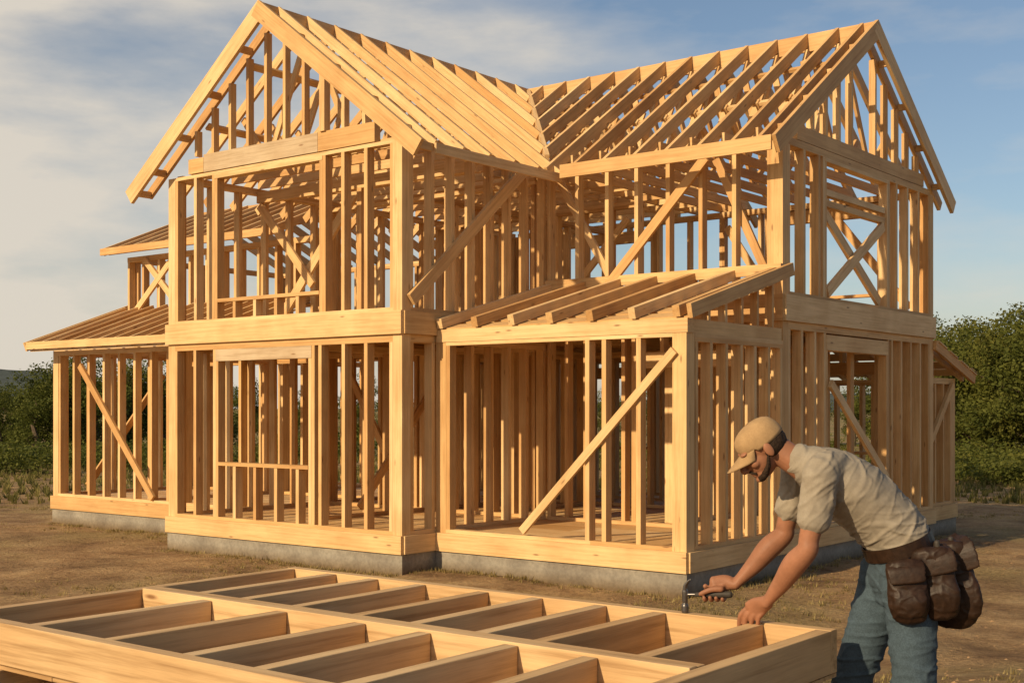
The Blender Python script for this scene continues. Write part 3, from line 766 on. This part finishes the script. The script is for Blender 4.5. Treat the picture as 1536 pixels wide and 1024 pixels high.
c=Geo(); cc=V((-.330,.012,1.362)); ca=(hp(-.05,0,-.05)-V((-.26,0,1.30))).normalized(); cl=V((0,1,0)); cm=ca.cross(cl)
pts=[cc+cl*(.060*math.cos(q))+cm*(.058*math.sin(q)) for q in [2*math.pi*k/16 for k in range(17)]]
c.tube(pts,[.0055]*17,ca,8,2); c.obj('shirt_collar',M_shirt,person)
j=Geo()
j.tube([(.060,0,.90),(.053,0,.97),(.035,0,1.055)],[(.153,.110),(.155,.113),(.144,.106)],(0,1,0),26)
for h_,k_,a_ in((hn,kn,an_),(hfz,kf,af)):
    j.tube([h_+V((.008,0,0)),h_.lerp(k_,.5)+V((.004,0,0)),k_,k_.lerp(a_,.4)+V((.012,0,0)),a_+V((0,0,.0))],[(.092,.098),(.078,.084),(.068,.071),(.066,.070),(.063,.068)],(0,1,0),22)
def jf(p):
    kz=max(0,1-abs(p.z-.54)/.2)+max(0,1-abs(p.z-.88)/.12)
    r=max(0,1-abs(noise.noise(V((p.x*4+p.z*3,p.y*5,p.z*17))))*5.5)
    r2=max(0,1-abs(noise.noise(V((p.x*9-p.z*8,p.y*9,p.z*20+3))))*5.5)
    return .009*r*(.25+kz)+.004*r2
j.obj('jeans',M_jean,person,.0055,5,None,jf)
for a_ in (an_,af):
    g=Geo(); a0=V((a_.x,a_.y,0)); g.tube([a0+V((.045,0,.045)),a0+V((-.05,0,.048)),a0+V((-.17,0,.035)),a0+V((-.2,0,.03))],[(.04,.045),(.046,.048),(.05,.035),(.036,.028)],(0,1,0),18)
    g.tube([a0+V((.01,0,.05)),a0+V((.005,0,.16))],[(.046,.052),(.05,.056)]); g.obj('boot',M_boot,person,.007,3)
bl=Geo(); bc_=V((.040,0,1.047)); ba=V((-.35,0,.94)).normalized(); bl2=V((0,1,0)); bm=ba.cross(bl2)
ring=[bc_+bl2*(.158*math.cos(q))+bm*(.120*math.sin(q)) for q in [2*math.pi*k/36 for k in range(37)]]
for p in ring[:-1]:
    o_=(p-bc_).normalized()
    for (hh,rr_) in ((-.024,0),(.024,0),(.024,.006),(-.024,.006)): bl.v.append(p+ba*hh+o_*rr_)
for k in range(36):
    for q in range(4):
        a=k*4+q;b2=k*4+(q+1)%4;c2=((k+1)%36)*4+(q+1)%4;d2=((k+1)%36)*4+q; bl.f.append((a,b2,c2,d2))
bo2=bl.obj('tool_belt',M_leather,person); bo2.data.polygons.foreach_set('use_smooth',[False]*len(bo2.data.polygons))
def pouch(c,size,ax,tools=True,seed=0):
    g=Geo(); w,dp,h=size; wd,od,up=[V(a).normalized() for a in ax]; c=V(c)
    g.tube([c+up*.005,c-up*h*.3+od*.005,c-up*h*.7+od*.008,c-up*h*.90+od*.005],[(w*.47,dp*.45),(w*.50,dp*.52),(w*.50,dp*.56),(w*.43,dp*.44)],wd,20)
    g.tube([c-up*h*.42+od*dp*.42,c-up*h*.6+od*dp*.58,c-up*h*.82+od*dp*.5],[(w*.40,dp*.26),(w*.42,dp*.32),(w*.36,dp*.24)],wd,16)
    g.obj('tool_pouch',M_leather,person,.004,2,None,lambda p:.005*noise.noise(V(p)*13+V((seed,0,0)))+.0025*max(0,1-abs(noise.noise(V(p)*26))*4)) 
    f=Geo(); f.tube([c+up*.016-od*dp*.1,c-up*.008+od*dp*.48,c-up*h*.26+od*dp*.68],[(w*.49,.006),(w*.50,.007),(w*.46,.006)],wd,14); f.obj('pouch_flap',M_leather,person,.0035,1)
    if tools:
        q=Geo(); q.tube([c-up*.05+wd*w*.2,c+up*.045+wd*w*.22],[.008,.010]); q.obj('tool_handle',M_rubber,person)
pouch((.005,-.190,.990),(.135,.055,.20),((.95,-.2,.1),(-.1,-1,0),(-.12,0,1)),False,1)
pouch((.100,-.170,1.025),(.145,.06,.225),((.92,-.35,.1),(.3,-.95,0),(-.16,0,1)),True,5)
pouch((.165,-.100,1.035),(.185,.08,.275),((.86,-.5,.0),(.5,-.86,0),(-.18,.0,1)),True,9)
# hammer (held, own thing)
ham=empty('hammer',BASE,'claw hammer with dark grip held over the frame edge','hammer')
ham.rotation_euler=person.rotation_euler; bpy.context.view_layer.update()
g=Geo(); g.tube([HD+hdir*.045,HD+hdir*.08,HD+hdir*.12,HD+hdir*.18],[(.0075,.009),(.009,.0105),(.0105,.013),(.0105,.013)],far,12); g.obj('handle',M_rubber,ham)
g=Geo(); g.tube([HD,HD+hdir*.05],[.0065,.0065]); g.tube([HD-Z*.063,HD-Z*.045],[.0145,.0145]); g.tube([HD-Z*.045,HD-Z*.02,HD+Z*.012],[.009,.011,.012])
for s in (-1,1): g.tube([HD+Z*.005+far*s*.003,HD+Z*.035+far*s*.006+hdir*.002,HD+Z*.058+far*s*.010+hdir*.020],[(.008,.009),(.006,.007),(.0035,.003)],far,10)
g.obj('hammer_head',M_steel,ham,.0025,2)

# ------------------------------------------------------------ light, sky, camera
sv=V((SUN_AZ.x*math.cos(SUN_EL),SUN_AZ.y*math.cos(SUN_EL),math.sin(SUN_EL)))
sl=bpy.data.lights.new('sun','SUN'); sl.energy=5.0; sl.angle=math.radians(.8); sl.color=(1,.775,.48)
so_=link(bpy.data.objects.new('sun',sl)); so_.rotation_euler=sv.to_track_quat('Z','Y').to_euler(); so_.location=(-20,-30,30)
w=bpy.data.worlds.new('World'); scene.world=w; w.use_nodes=True; nt=w.node_tree; bg=nt.nodes['Background']
sky=N(nt,'ShaderNodeTexSky'); sky.sky_type='NISHITA'; sky.sun_disc=False; sky.sun_elevation=SUN_EL; sky.sun_rotation=math.atan2(SUN_AZ.x,SUN_AZ.y)
sky.air_density=1.0; sky.dust_density=1.4; sky.ozone_density=1.2
tc=N(nt,'ShaderNodeTexCoord').outputs['Generated']
cn=noisetex(nt,tc,2.4,8,.56,(1,1,3.4)); cn2=noisetex(nt,tc,1.0,3,.5,(1,1,2))
dp=N(nt,'ShaderNodeVectorMath',operation='DOT_PRODUCT'); nt.links.new(tc,dp.inputs[0]); dp.inputs[1].default_value=tuple(-RR)
m1=N(nt,'ShaderNodeMapRange'); m1.inputs[1].default_value=-.15; m1.inputs[2].default_value=.40; nt.links.new(dp.outputs['Value'],m1.inputs[0]); m1.inputs[3].default_value=-.40; m1.inputs[4].default_value=.16
sx=N(nt,'ShaderNodeSeparateXYZ'); nt.links.new(tc,sx.inputs[0])
hz=N(nt,'ShaderNodeMapRange'); hz.inputs[1].default_value=0; hz.inputs[2].default_value=.36; hz.inputs[3].default_value=.15; hz.inputs[4].default_value=-.10; nt.links.new(sx.outputs[2],hz.inputs[0])
ad0=N(nt,'ShaderNodeMath',operation='ADD'); nt.links.new(m1.outputs[0],ad0.inputs[0]); nt.links.new(hz.outputs[0],ad0.inputs[1])
ad=N(nt,'ShaderNodeMath',operation='MULTIPLY_ADD'); nt.links.new(cn,ad.inputs[0]); ad.inputs[1].default_value=1.5; nt.links.new(ad0.outputs[0],ad.inputs[2])
ad2=N(nt,'ShaderNodeMath',operation='MULTIPLY_ADD'); nt.links.new(cn2,ad2.inputs[0]); ad2.inputs[1].default_value=.4; nt.links.new(ad.outputs[0],ad2.inputs[2])
mask=ramp(nt,ad2.outputs[0],[(.60,0.),(.80,.36),(1.0,.92)]).outputs[0]
cc_=mix(nt,mask,sky.outputs[0],(7.4,6.7,5.7))
nt.links.new(cc_,bg.inputs[0]); bg.inputs[1].default_value=.10
cd=bpy.data.cameras.new('camera'); cam=link(bpy.data.objects.new('camera',cd)); cam.location=CAM
cd.sensor_width=36; cd.lens=36*1893/1536; cd.shift_y=98/1536; cd.clip_end=3000; cd.clip_start=.05
cam.rotation_euler=(math.pi/2,0,math.atan2(.617,.787)); scene.camera=cam
